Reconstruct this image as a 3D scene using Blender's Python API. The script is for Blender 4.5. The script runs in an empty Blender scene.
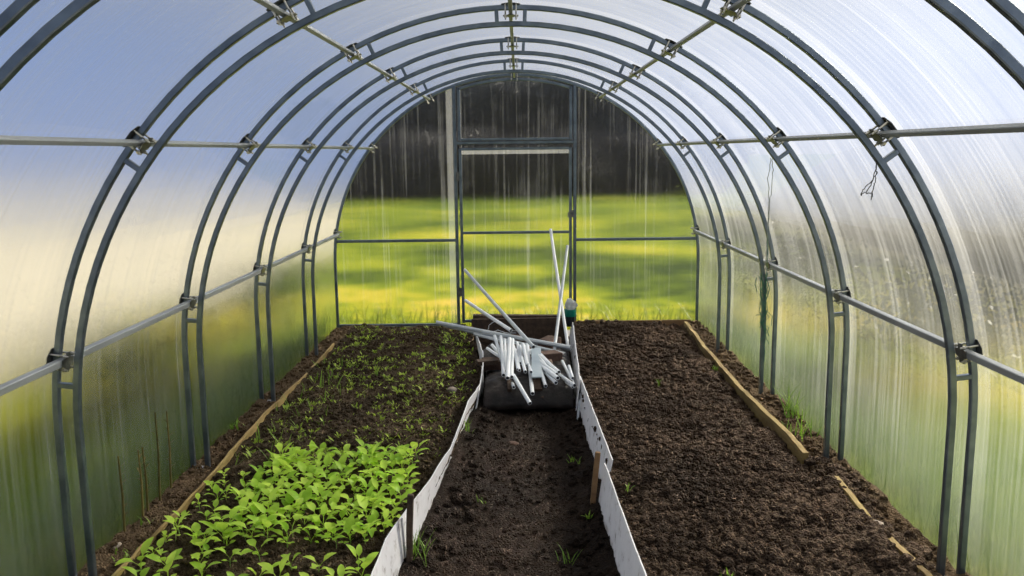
import bpy, math, random
import numpy as np
from mathutils import Vector, Matrix, Euler
random.seed(4); rng = np.random.default_rng(7)
PI = math.pi
sc = bpy.context.scene
col = sc.collection

# ------------------------------------------------------------------ camera
F, CX, CZ, PITCH, YAW, ROLL = 847.4, .0275, 1.481, .1596, -.0093, .0118
cam = bpy.data.cameras.new('camera'); co = bpy.data.objects.new('camera', cam); col.objects.link(co)
cam.sensor_width = 36; cam.lens = F * 36 / 1024; cam.clip_start = .05; cam.clip_end = 500
co.matrix_world = (Matrix.Translation((CX, 0, CZ)) @ Matrix.Rotation(-YAW, 4, 'Z')
                   @ Matrix.Rotation(PI / 2 - PITCH, 4, 'X') @ Matrix.Rotation(-ROLL, 4, 'Z'))
sc.camera = co

def at(px, py, z=None, Y=None, X=None):
    """the point of the place seen at a pixel of the photo, on a plane of known height, depth or side"""
    u, v = px - 512, py - 288
    c, s = math.cos(ROLL), math.sin(ROLL); u, v = c * u - s * v, s * u + c * v
    d = [u / F, 1, -v / F]
    c, s = math.cos(PITCH), math.sin(PITCH); d[1], d[2] = c * d[1] + s * d[2], -s * d[1] + c * d[2]
    c, s = math.cos(YAW), math.sin(YAW); d[0], d[1] = c * d[0] + s * d[1], -s * d[0] + c * d[1]
    t = (z - CZ) / d[2] if z is not None else (Y / d[1] if Y is not None else (X - CX) / d[0])
    return Vector((CX + t * d[0], t * d[1], CZ + t * d[2]))

# ------------------------------------------------------------------ materials
class NT:
    def __init__(s, name):
        s.m = bpy.data.materials.new(name); s.m.use_nodes = True
        s.t = s.m.node_tree; s.t.nodes.clear(); s.out = s.n('ShaderNodeOutputMaterial')
    def n(s, typ, ins=None, **kw):
        nd = s.t.nodes.new(typ)
        for k, v in kw.items(): setattr(nd, k, v)
        for k, v in (ins or {}).items():
            if isinstance(v, bpy.types.NodeSocket): s.t.links.new(v, nd.inputs[k])
            else: nd.inputs[k].default_value = v
        return nd
    def math(s, op, a, b=0.0, clamp=False):
        return s.n('ShaderNodeMath', {0: a, 1: b}, operation=op, use_clamp=clamp).outputs[0]
    def vmath(s, op, a, b=(0, 0, 0), scale=None):
        nd = s.n('ShaderNodeVectorMath', {0: a, 1: b}, operation=op)
        if scale is not None:
            if isinstance(scale, bpy.types.NodeSocket): s.t.links.new(scale, nd.inputs['Scale'])
            else: nd.inputs['Scale'].default_value = scale
        return nd.outputs[0]
    def pos(s): return s.n('ShaderNodeNewGeometry').outputs['Position']
    def obj(s): return s.n('ShaderNodeTexCoord').outputs['Object']
    def noise(s, vec, scale, detail=4, rough=.55, out=0):
        return s.n('ShaderNodeTexNoise', {'Vector': vec, 'Scale': scale, 'Detail': detail, 'Roughness': rough}).outputs[out]
    def ramp(s, fac, stops):
        nd = s.n('ShaderNodeValToRGB', {'Fac': fac}); cr = nd.color_ramp
        while len(cr.elements) < len(stops): cr.elements.new(.5)
        for e, (p, c) in zip(cr.elements, stops):
            e.position = p; e.color = (c, c, c, 1) if not hasattr(c, '__len__') else (*c, 1)
        return nd.outputs[0]
    def mixc(s, f, a, b):
        nd = s.n('ShaderNodeMix', data_type='RGBA')
        for k, v in ((0, f), (6, a), (7, b)):
            if isinstance(v, bpy.types.NodeSocket): s.t.links.new(v, nd.inputs[k])
            else: nd.inputs[k].default_value = v if k == 0 else (*v, 1)
        return nd.outputs[2]
    def mixs(s, f, a, b):
        nd = s.n('ShaderNodeMixShader'); 
        if isinstance(f, bpy.types.NodeSocket): s.t.links.new(f, nd.inputs[0])
        else: nd.inputs[0].default_value = f
        s.t.links.new(a, nd.inputs[1]); s.t.links.new(b, nd.inputs[2]); return nd.outputs[0]
    def bump(s, h, strength=.5, dist=.01):
        return s.n('ShaderNodeBump', {'Height': h, 'Strength': strength, 'Distance': dist}).outputs[0]
    def end(s, sh): s.t.links.new(sh, s.out.inputs['Surface']); return s.m

def pbr(name, c1, c2=None, scale=8, rough=.6, metal=0, bump=0, bscale=60, stretch=(1, 1, 1), spec=.5, sharp=(.35, .65), world=False):
    t = NT(name); v = t.pos() if world else t.obj()
    vs = t.vmath('MULTIPLY', v, stretch)
    ins = {'Roughness': rough, 'Metallic': metal, 'Specular IOR Level': spec}
    if c2 is not None:
        f = t.noise(vs, scale); ins['Base Color'] = t.ramp(f, [(sharp[0], c1), (sharp[1], c2)])
    else: ins['Base Color'] = (*c1, 1)
    if bump: ins['Normal'] = t.bump(t.noise(vs, bscale, 5), bump, .01)
    return t.end(t.n('ShaderNodeBsdfPrincipled', ins).outputs[0])

M = {}
M['steel'] = pbr('galvanised_steel', (.125, .155, .195), (.20, .24, .28), 14, .30, .8, .12, 90, (1, 1, 1))
M['purlin'] = pbr('purlin_steel', (.22, .235, .25), (.32, .34, .355), 10, .45, .3, .08, 60, (1, .15, 1), .25)
M['bolt'] = pbr('bolt_steel', (.5, .48, .42), (.62, .6, .54), 40, .3, .85)
M['clampm'] = pbr('clamp_steel', (.1, .105, .11), (.22, .22, .2), 30, .4, .8, .1)
M['white_pipe'] = pbr('white_pipe_plastic', (.74, .78, .82), (.88, .90, .92), 12, .38, 0, .1, 70, (1, 1, 1))
M['grey_pipe'] = pbr('dull_pipe', (.42, .46, .49), (.58, .61, .63), 10, .4, .15, .1, 60)
M['pipe_in'] = pbr('pipe_hollow', (.03, .03, .035), rough=.8)
M['black_film'] = pbr('black_film', (.007, .006, .006), (.028, .022, .020), 9, .5, 0, .8, 22, (1, 1, 1), .25)
M['wood_dark'] = pbr('wood_dark', (.035, .02, .013), (.08, .048, .028), 9, .8, 0, .5, 40, (3, .4, 3))
M['wood_edge'] = pbr('wood_edge', (.20, .13, .04), (.36, .26, .09), 7, .75, 0, .5, 40, (2, .5, 2), world=True)
M['wood_brown'] = pbr('wood_brown', (.16, .085, .035), (.27, .16, .07), 8, .75, 0, .5, 40, (.4, 2, 2))
M['pot_green'] = pbr('pot_green', (.0, .19, .13), (.01, .26, .18), 9, .4)
M['pot_black'] = pbr('pot_black', (.012, .014, .016), rough=.4)
M['twine_green'] = pbr('twine_green', (.03, .13, .09), (.10, .22, .15), 50, .9)
M['twine_pale'] = pbr('twine_pale', (.22, .24, .20), (.36, .38, .33), 50, .9)
M['twine_dark'] = pbr('twine_dark', (.03, .03, .03), (.1, .1, .09), 50, .9)
M['stone'] = pbr('stone', (.2, .16, .13), (.33, .28, .23), 20, .9, 0, .5, 80)
M['brick'] = pbr('brick', (.06, .032, .022), (.10, .058, .04), 20, .9, 0, .5, 80)
M['bark'] = pbr('bark', (.045, .03, .02), (.10, .07, .045), 6, .9, 0, .6, 20, (1, 1, .3))
M['shed'] = pbr('shed_board', (.20, .17, .15), (.30, .26, .23), 3, .9, 0, .3, 10, (3, 3, .2))
M['zinc'] = pbr('sheet_metal', (.42, .5, .56), (.55, .62, .66), 9, .4, .5)

def board_mat():
    t = NT('white_board'); v = t.obj()
    f1 = t.ramp(t.noise(v, 14, 6, .7), [(.30, (.30, .27, .25)), (.44, (.83, .82, .84)), (.8, (.92, .92, .94))])
    sp = t.n('ShaderNodeSeparateXYZ', {0: t.pos()}).outputs[2]
    low = t.math('ADD', sp, t.math('MULTIPLY', t.noise(v, 22, 5), .10))
    d = t.ramp(t.n('ShaderNodeMapRange', {0: low, 1: -.09, 2: .01}).outputs[0], [(.1, 1.), (.6, 0.)])
    c = t.mixc(d, f1, (.16, .12, .09))
    return t.end(t.n('ShaderNodeBsdfPrincipled', {'Base Color': c, 'Roughness': .6, 'Normal': t.bump(t.noise(v, 30, 5), .3, .004)}).outputs[0])
M['board'] = board_mat()

def soil_mat(name, dark, mid, light):
    t = NT(name); p = t.pos()
    big = t.noise(p, 2.2, 4, .6); fine = t.noise(p, 70, 6, .65)
    h = t.math('ADD', t.math('MULTIPLY', big, .55), t.math('MULTIPLY', fine, .6))
    c = t.ramp(h, [(.36, dark), (.56, mid), (.78, light)])
    hs = t.math('ADD', t.noise(p, 90, 6, .7), t.math('MULTIPLY', t.n('ShaderNodeTexVoronoi', {'Vector': p, 'Scale': 110.}).outputs[0], -.7))
    return t.end(t.n('ShaderNodeBsdfPrincipled', {'Base Color': c, 'Roughness': .9, 'Specular IOR Level': .12, 'Normal': t.bump(hs, 1.0, .02)}).outputs[0])
M['soil_r'] = soil_mat('soil_crumbly', (.014, .009, .006), (.060, .039, .025), (.19, .13, .088))
M['soil_l'] = soil_mat('soil_brown', (.014, .009, .005), (.052, .036, .020), (.15, .108, .066))
M['soil_p'] = soil_mat('soil_trodden', (.006, .0038, .0026), (.018, .0115, .008), (.052, .034, .023))
M['soil_s'] = soil_mat('soil_strip', (.04, .026, .014), (.10, .065, .035), (.19, .14, .085))

def leaf_mat(name, c1, c2, tr=.45, scale=25):
    t = NT(name); oi = t.n('ShaderNodeObjectInfo').outputs['Random']
    f = t.math('ADD', t.math('MULTIPLY', t.noise(t.obj(), scale, 3), .6), t.math('MULTIPLY', oi, .4))
    c = t.ramp(f, [(.25, c1), (.7, c2)])
    b = t.n('ShaderNodeBsdfPrincipled', {'Base Color': c, 'Roughness': .42, 'Specular IOR Level': .4}).outputs[0]
    tl = t.n('ShaderNodeBsdfTranslucent', {'Color': t.mixc(.5, c, c2)}).outputs[0]
    return t.end(t.mixs(tr, b, tl))
M['leaf'] = leaf_mat('seedling_leaf', (.27, .52, .02), (.70, .92, .12))
M['leaf_core'] = leaf_mat('seedling_stem', (.25, .42, .08), (.4, .55, .14), .3)
M['sprout'] = leaf_mat('sprout_leaf', (.20, .32, .02), (.42, .56, .06))
M['grass'] = leaf_mat('grass_blade', (.10, .22, .015), (.26, .42, .05))
M['grass_out'] = leaf_mat('meadow_grass_blade', (.09, .17, .012), (.26, .30, .04))
M['grass_side'] = leaf_mat('side_grass_blade', (.03, .08, .005), (.08, .16, .015), .3)
M['stalk'] = leaf_mat('dry_stalk', (.08, .07, .015), (.2, .16, .04), .2)
M['tree_leaf'] = leaf_mat('tree_leaf', (.012, .020, .036), (.030, .042, .064), .2, 2)
M['tree_leaf_brown'] = leaf_mat('tree_leaf_brown', (.014, .016, .022), (.034, .034, .042), .3, 2)
M['bag'] = leaf_mat('thin_plastic_bag', (.6, .62, .6), (.85, .85, .85), .4)

def ground_mat():
    t = NT('meadow_ground'); p = t.pos(); xyz = t.n('ShaderNodeSeparateXYZ', {0: p})
    n1 = t.noise(t.vmath('MULTIPLY', p, (.35, .42, .5)), 1.0, 5, .6)
    n2 = t.noise(t.vmath('MULTIPLY', p, (1, 1, 1)), 3.0, 5, .7)
    h = t.math('ADD', t.math('MULTIPLY', n1, .7), t.math('MULTIPLY', n2, .35))
    # yellower dry grass just behind the end wall, and a shrub's shadow painted as darker green further right
    dry = t.n('ShaderNodeMapRange', {0: xyz.outputs[1], 1: 11.0, 2: 8.2}).outputs[0]
    dx = t.math('MULTIPLY', t.math('SUBTRACT', xyz.outputs[0], 1.7), .8); dy = t.math('MULTIPLY', t.math('SUBTRACT', xyz.outputs[1], 11.2), .5)
    rr = t.math('ADD', t.math('MULTIPLY', dx, dx), t.math('MULTIPLY', dy, dy))
    shadow_patch = t.n('ShaderNodeMapRange', {0: rr, 1: 1.6, 2: .3}).outputs[0]
    h = t.math('SUBTRACT', t.math('ADD', t.math('SUBTRACT', h, .012), t.math('MULTIPLY', dry, .07)), t.math('MULTIPLY', shadow_patch, .07))
    g = t.ramp(h, [(.43, (.022, .042, .002)), (.49, (.075, .112, .003)), (.545, (.165, .205, .006)), (.60, (.29, .28, .014)), (.67, (.46, .34, .05))])
    far = t.n('ShaderNodeMapRange', {0: xyz.outputs[1], 1: 17., 2: 45.}).outputs[0]
    g = t.mixc(far, g, (.07, .12, .010))
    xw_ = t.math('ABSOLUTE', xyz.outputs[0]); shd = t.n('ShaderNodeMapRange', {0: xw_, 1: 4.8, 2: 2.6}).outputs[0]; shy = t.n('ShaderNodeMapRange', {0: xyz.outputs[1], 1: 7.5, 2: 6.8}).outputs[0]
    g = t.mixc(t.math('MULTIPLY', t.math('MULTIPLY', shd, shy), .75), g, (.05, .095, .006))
    # worn straw-coloured ground either side of the greenhouse
    ax = t.math('ABSOLUTE', xyz.outputs[0])
    ax = t.math('ADD', ax, t.math('MULTIPLY', n1, .8))
    side = t.n('ShaderNodeMapRange', {0: ax, 1: 5.0, 2: 6.2}).outputs[0]
    near = t.n('ShaderNodeMapRange', {0: xyz.outputs[1], 1: 19., 2: 14.}).outputs[0]
    straw = t.mixc(n2, (.28, .25, .18), (.33, .295, .215))
    g = t.mixc(t.math('MULTIPLY', side, near), g, straw)
    return t.end(t.n('ShaderNodeBsdfPrincipled', {'Base Color': g, 'Roughness': .9, 'Specular IOR Level': .1, 'Normal': t.bump(t.noise(p, 25, 5), .6, .05)}).outputs[0])
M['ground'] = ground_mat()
M['straw'] = pbr('straw_bank', (.23, .213, .172), (.275, .255, .205), 1.2, .95, 0, .1, 6, world=True)

ARCH_Y = [1.735, 2.754, 3.863, 4.961, 6.077, 7.167]
def sheet_mat(name, gable, clear, milky, blur):
    """twin-wall polycarbonate: clear, rib-blurred and milky shares, with dirt streaks along the ribs"""
    t = NT(name); geo = t.n('ShaderNodeNewGeometry'); p = geo.outputs['Position']; N = geo.outputs['Normal']
    xyz = t.n('ShaderNodeSeparateXYZ', {0: p})
    across, along = ((1, 0, 0), (0, 0, 1)) if gable else ((0, 1, 0), (.7, 0, .7))
    st = (1, 1, .02) if gable else (.02, 1, .02)
    s1 = t.noise(t.vmath('MULTIPLY', p, tuple(a * (55 if i == (0 if gable else 1) else 26) for i, a in enumerate(st))), 1., 3, .6)
    s2 = t.noise(t.vmath('MULTIPLY', p, (9, 1, .5) if gable else (.5, 9, .5)), 1., 4, .6)
    blot = t.noise(p, 3.2, 4, .6)
    streak = t.n('ShaderNodeMapRange', {0: s1, 1: .50, 2: .78}).outputs[0]
    mask = t.n('ShaderNodeMapRange', {0: s2, 1: .42, 2: .66}).outputs[0]
    m = t.math('ADD', t.math('MULTIPLY', t.math('MULTIPLY', streak, mask), .27 if gable else .20), milky)
    m = t.math('ADD', m, t.math('MULTIPLY', t.math('SUBTRACT', s1, .5), .12 if gable else .24))
    m = t.math('ADD', m, t.math('MULTIPLY', t.math('SUBTRACT', blot, .5), .16))
    if not gable:      # milkier band at each arch: sheet laps, with contact reflections painted in
        for y in ARCH_Y[:5]:
            d = t.math('ABSOLUTE', t.math('SUBTRACT', xyz.outputs[1], y - .028))
            b = t.n('ShaderNodeMapRange', {0: d, 1: .05, 2: .038}).outputs[0]
            m = t.math('ADD', m, t.math('MULTIPLY', b, .09))
        # milkier low on the sheet
        low = t.n('ShaderNodeMapRange', {0: xyz.outputs[2], 1: .5, 2: -.05}).outputs[0]
        m = t.math('ADD', m, t.math('MULTIPLY', low, .12))
    else:
        d = t.math('ABSOLUTE', t.math('SUBTRACT', xyz.outputs[0], -.545))
        b = t.n('ShaderNodeMapRange', {0: d, 1: .028, 2: .024}).outputs[0]
        m = t.math('ADD', m, t.math('MULTIPLY', b, .22))
        # lapped strip under the transom, over the door only
        ax_ = t.math('LESS_THAN', t.math('ABSOLUTE', xyz.outputs[0]), .45)
        dz = t.math('LESS_THAN', t.math('ABSOLUTE', t.math('SUBTRACT', xyz.outputs[2], 1.478)), .016)
        m = t.math('ADD', m, t.math('MULTIPLY', t.math('MULTIPLY', ax_, dz), .3))
    m = t.math('MINIMUM', t.math('MAXIMUM', m, .015), .9)
    wn = t.n('ShaderNodeTexWhiteNoise', {'Vector': t.vmath('SCALE', p, scale=731.0)}, noise_dimensions='3D')
    r = t.n('ShaderNodeSeparateColor', {0: wn.outputs['Color']})
    tilt = t.vmath('ADD', t.vmath('SCALE', across, scale=t.math('MULTIPLY', t.math('SUBTRACT', r.outputs[0], .5), blur)),
                   t.vmath('SCALE', along, scale=t.math('MULTIPLY', t.math('SUBTRACT', r.outputs[1], .5), blur * (.28 if gable else .3))))
    Nn = t.vmath('NORMALIZE', t.vmath('ADD', N, tilt))
    rf = t.n('ShaderNodeBsdfRefraction', {'Color': (.96, .98, .98, 1), 'Roughness': .03 if gable else .2, 'IOR': 1.07 if gable else 1.13, 'Normal': Nn}).outputs[0]
    tp = t.n('ShaderNodeBsdfTransparent', {'Color': (.97, .985, .985, 1)}).outputs[0]
    see = t.mixs(clear, rf, tp)
    dirt = t.mixc(t.n('ShaderNodeMapRange', {0: xyz.outputs[2], 1: .45, 2: -.05}).outputs[0], (.84, .86, .88), (.15, .17, .09))  # milky colour turns dark olive towards the bottom
    tl = t.n('ShaderNodeBsdfTranslucent', {'Color': dirt}).outputs[0]  # dirt is the milky colour, dark olive towards the bottom
    df = t.n('ShaderNodeBsdfDiffuse', {'Color': dirt}).outputs[0]
    milk = t.mixs(.35, tl, df)
    body = t.mixs(m, see, milk)
    gl = t.n('ShaderNodeBsdfGlossy', {'Roughness': .12, 'Color': (1, 1, 1, 1)}).outputs[0]
    fr = .012
    return t.end(t.mixs(fr, body, gl))
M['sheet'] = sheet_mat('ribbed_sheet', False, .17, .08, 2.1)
M['sheet_left'] = sheet_mat('ribbed_left_sheet', False, .06, .075, 2.0)  # same sheet as elsewhere; clear share lowered here, right wall admits the sun
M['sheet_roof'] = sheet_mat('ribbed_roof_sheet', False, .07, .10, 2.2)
M['sheet_gable'] = sheet_mat('ribbed_gable_sheet', True, .15, .01, 1.0)

# ------------------------------------------------------------------ mesh helpers
def mesh_np(name, V, Fq, smooth=False):
    me = bpy.data.meshes.new(name); V = np.asarray(V, np.float32); Fq = np.asarray(Fq, np.int32)
    n, k = Fq.shape
    me.vertices.add(len(V)); me.vertices.foreach_set('co', V.ravel())
    me.loops.add(n * k); me.loops.foreach_set('vertex_index', Fq.ravel())
    me.polygons.add(n); me.polygons.foreach_set('loop_start', np.arange(0, n * k, k, dtype=np.int32))
    me.update(calc_edges=True); me.validate()
    if smooth: me.polygons.foreach_set('use_smooth', [True] * len(me.polygons))
    return me
ORG = {}
def link(name, me, mat, parent=None, loc=None):
    o = bpy.data.objects.new(name, me); col.objects.link(o)
    if isinstance(mat, (list, tuple)):
        for m_ in mat: me.materials.append(M[m_])
    elif mat: me.materials.append(M[mat])
    if parent: o.parent = parent
    elif loc is not None: o.location = loc
    ORG[o.name] = ORG[parent.name] if parent else Vector(loc if loc is not None else (0, 0, 0))
    return o
def empty(name, loc=(0, 0, 0)):
    o = bpy.data.objects.new(name, None); col.objects.link(o); o.location = loc; o.empty_display_size = .1
    ORG[o.name] = Vector(loc); return o
def tag(o, label=None, cat=None, group=None, kind=None):
    if label: o['label'] = label
    if cat: o['category'] = cat
    if group: o['group'] = group
    if kind: o['kind'] = kind
    return o
class MB:
    def __init__(s): s.v = []; s.f = []; s.mi = []; s.sm = []
    def add(s, vs, fs, mi=0, smooth=False):
        b = len(s.v); s.v += [tuple(v) for v in vs]; s.f += [tuple(b + i for i in f) for f in fs]
        s.mi += [mi] * len(fs); s.sm += [smooth] * len(fs); return s
    def sweep(s, pts, U, W, prof, cap=True, mi=0, smooth=False):
        n = len(prof); vs = []
        for p, u, w in zip(pts, U, W):
            for a, b in prof: vs.append(Vector(p) + Vector(u) * a + Vector(w) * b)
        fs = [(i * n + j, i * n + (j + 1) % n, (i + 1) * n + (j + 1) % n, (i + 1) * n + j) for i in range(len(pts) - 1) for j in range(n)]
        if cap: fs += [tuple(range(n))[::-1], tuple((len(pts) - 1) * n + j for j in range(n))]
        return s.add(vs, fs, mi, smooth)
    def sq(s, a, b, w, h=None, up=(0, 0, 1), ch=.12, mi=0):
        """chamfered square bar from a to b"""
        a, b = Vector(a), Vector(b); d = (b - a).normalized(); u = d.cross(Vector(up))
        if u.length < 1e-4: u = d.cross(Vector((1, 0, 0)))
        u.normalize(); v = u.cross(d); return s.sweep([a, b], [u, u], [v, v], sqp(w, h or w, ch), mi=mi)
    def tube(s, pts, r, n=10, mi=0, cap=True, smooth=True):
        pts = [Vector(p) for p in pts]; rs = r if hasattr(r, '__len__') else [r] * len(pts)
        U, W = [], []; u = None
        for i, p in enumerate(pts):
            d = (pts[min(i + 1, len(pts) - 1)] - pts[max(i - 1, 0)]).normalized()
            if u is None:
                u = d.cross(Vector((0, 0, 1)));
                if u.length < 1e-3: u = d.cross(Vector((1, 0, 0)))
            else: u = u - d * u.dot(d)
            u.normalize(); U.append(u.copy()); W.append(d.cross(u))
        vs = [p + U[i] * math.cos(a) * rs[i] + W[i] * math.sin(a) * rs[i] for i, p in enumerate(pts) for a in [2 * PI * k / n for k in range(n)]]
        fs = [(i * n + j, i * n + (j + 1) % n, (i + 1) * n + (j + 1) % n, (i + 1) * n + j) for i in range(len(pts) - 1) for j in range(n)]
        s.add(vs, fs, mi, smooth)
        if cap: s.add([vs[j] for j in range(n)] + [vs[-n + j] for j in range(n)], [tuple(range(n))[::-1], tuple(range(n, 2 * n))], mi)
        return s
    def box(s, c, sx, sy, sz, rot=None, mi=0, jit=0):
        vs = []
        for x in (-1, 1):
            for y in (-1, 1):
                for z in (-1, 1):
                    v = Vector((x * sx / 2, y * sy / 2, z * sz / 2)) + Vector([random.uniform(-jit, jit) for _ in range(3)])
                    if rot: v = Euler(rot).to_matrix() @ v
                    vs.append(v + Vector(c))
        return s.add(vs, [(0, 1, 3, 2), (4, 6, 7, 5), (0, 4, 5, 1), (2, 3, 7, 6), (0, 2, 6, 4), (1, 5, 7, 3)], mi)
    def build(s, name, mat, parent=None, loc=None, bevel=0):
        org = ORG[parent.name] if parent else Vector(loc if loc is not None else (0, 0, 0))
        me = bpy.data.meshes.new(name)
        me.from_pydata([(v[0] - org.x, v[1] - org.y, v[2] - org.z) for v in s.v], [], s.f)
        me.polygons.foreach_set('material_index', s.mi); me.polygons.foreach_set('use_smooth', s.sm); me.update()
        o = link(name, me, mat, parent, loc if not parent else None)
        if bevel:
            bv = o.modifiers.new('bevel', 'BEVEL'); bv.width = bevel; bv.segments = 2
        return o
def sqp(w, h, ch=.12):
    a, b, c = w / 2, h / 2, min(w, h) * ch
    return [(a - c, -b), (a, -b + c), (a, b - c), (a - c, b), (-a + c, b), (-a, b - c), (-a, -b + c), (-a + c, -b)]

def vnoise(x, y, seed=0):
    r = np.random.default_rng(seed).random((128, 128))
    xi, yi = np.floor(x).astype(int), np.floor(y).astype(int); fx, fy = x - xi, y - yi
    fx, fy = fx * fx * (3 - 2 * fx), fy * fy * (3 - 2 * fy)
    g = lambda i, j: r[(xi + i) % 128, (yi + j) % 128]
    return (g(0, 0) * (1 - fx) + g(1, 0) * fx) * (1 - fy) + (g(0, 1) * (1 - fx) + g(1, 1) * fx) * fy - .5
def fbm(x, y, f0, octs, seed=0, gain=.5):
    s = 0; a = 1
    for o in range(octs): s = s + a * vnoise(x * f0 + 17.3 * o, y * f0 + 9.1 * o, seed + o); a *= gain; f0 *= 2.03
    return s

# ------------------------------------------------------------------ cross section
ZC, RO, RI, T = .56, 1.545, 1.475, .0225
RP = RO - T            # purlins sit against the inside of the outer tube
def ring(r, a, y): return Vector((r * math.cos(a), y, ZC + r * math.sin(a)))
def arch_path(r, y, zb, na=56):
    pts, U = [], []
    for z in np.linspace(zb, ZC, 6)[:-1]: pts.append(Vector((r, y, z))); U.append(Vector((1, 0, 0)))
    for a in np.linspace(0, PI, na): pts.append(ring(r, a, y)); U.append(Vector((math.cos(a), 0, math.sin(a))))
    for z in np.linspace(ZC, zb, 6)[1:]: pts.append(Vector((-r, y, z))); U.append(Vector((-1, 0, 0)))
    return pts, U
LOWA, UPA, ROOFA = math.asin((.805 - .56) / RP) * 1.0, math.asin((1.52 - .56) / RP), math.asin((1.912 - .56) / RP)

# ------------------------------------------------------------------ covering sheets (structure)
RS = 1.5625
def skin(name, a0, a1, mat, legs):
    prof = []
    if legs == 'R': prof += [(RS, z) for z in np.linspace(-.16, ZC, 8)[:-1]]
    n = max(6, int(abs(a1 - a0) / .045))
    prof += [(RS * math.cos(a), ZC + RS * math.sin(a)) for a in np.linspace(a0, a1, n)]
    if legs == 'L': prof += [(-RS, z) for z in np.linspace(ZC, -.16, 8)[1:]]
    ys = np.linspace(-1.5, 7.185, 24)
    V = [(x, y, z) for y in ys for x, z in prof]; k = len(prof)
    Fq = [(i * k + j, i * k + j + 1, (i + 1) * k + j + 1, (i + 1) * k + j) for i in range(len(ys) - 1) for j in range(k - 1)]
    o = link(name, mesh_np(name, V, Fq, True), mat); return tag(o, kind='structure')
skin('wall_right', 0, UPA, 'sheet', 'R'); skin('ceiling', UPA, PI - UPA, 'sheet_roof', ''); skin('wall_left', PI - UPA, PI, 'sheet_left', 'L')

GY = 7.183
def zt(x, r=RS): return ZC + math.sqrt(max(r * r - x * x, 0))
def panel(x0, x1, z0, z1=None, y=GY):
    """a sheet panel of the end wall; z1=None follows the arch"""
    xs = np.linspace(x0, x1, 22); V = [(x, y, z0) for x in xs] + [(x, y, (z1 if z1 else zt(x))) for x in xs]
    k = len(xs); return V, [(j, j + 1, k + j + 1, k + j) for j in range(k - 1)]
V1, F1 = panel(-1.56, -.48, -.12); V2, F2 = panel(.48, 1.56, -.12)
o = link('wall_back', mesh_np('wall_back', V1 + V2, F1 + [tuple(i + len(V1) for i in f) for f in F2]), 'sheet_gable'); tag(o, kind='structure')

# gable frame: posts and side rails
gf = MB()
for x in (-.501, .498): gf.sq((x, 7.165, -.1), (x, 7.165, zt(x, RO)), .026, up=(1, 0, 0))
for x0, x1, z in ((-1.535, -.514, .743), (.511, 1.535, .737), (-1.535, -.51, .012), (.51, 1.535, .006)): gf.sq((x0, 7.168, z), (x1, 7.168, z), .024)
gf.sq((-.49, 7.165, 1.556), (.49, 7.165, 1.556), .026)
o = gf.build('trim_1', 'steel'); tag(o, kind='structure')
d = empty('door_1', (-.46, 7.16, .03)); tag(d, kind='structure')
df = MB()
for x in (-.459, .461): df.sq((x, 7.158, .03), (x, 7.158, 1.51), .024, up=(1, 0, 0))
for z in (.045, .805, 1.505): df.sq((-.45, 7.158, z), (.45, 7.158, z), .022)
df.build('door_frame', 'steel', d)
V, Fq = panel(-.47, .475, .03, 1.548, 7.174); V = [(a + .46, b - 7.16, c - .03) for a, b, c in V]
link('door_panel', mesh_np('door_panel', V, Fq), 'sheet_gable', d)
dh = MB()
for z in (.30, 1.28): dh.box((-.482, 7.146, z), .03, .008, .07); dh.tube([(-.482, 7.14, z - .04), (-.482, 7.14, z + .04)], .006)
dh.build('hinge', 'clampm', d)
dl = MB(); dl.box((.474, 7.142, .96), .03, .012, .06); dl.tube([(.46, 7.13, .97), (.44, 7.12, .97), (.44, 7.12, .93)], .005)
dl.build('latch', 'clampm', d)
w = empty('window_1', (0, 7.16, 1.57)); tag(w, kind='structure')
wf = MB()
for x in (-.462, .464): wf.sq((x, 7.155, 1.575), (x, 7.155, zt(x, RO) - .03), .022, up=(1, 0, 0))
wf.sq((-.45, 7.155, 1.583), (.45, 7.155, 1.583), .02)
aa = np.linspace(math.acos(.462 / 1.5), PI - math.acos(.462 / 1.5), 14)
wf.sweep([ring(1.508, a, 7.155) for a in aa], [Vector((math.cos(a), 0, math.sin(a))) for a in aa], [Vector((0, 1, 0))] * 14, sqp(.022, .022))
wf.build('window_frame', 'steel', w)
V, Fq = panel(-.48, .48, 1.545, None, 7.183); V = [(a, b - 7.16, c - 1.57) for a, b, c in V]
link('window_pane', mesh_np('window_pane', V, Fq), 'sheet_gable', w)

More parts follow.
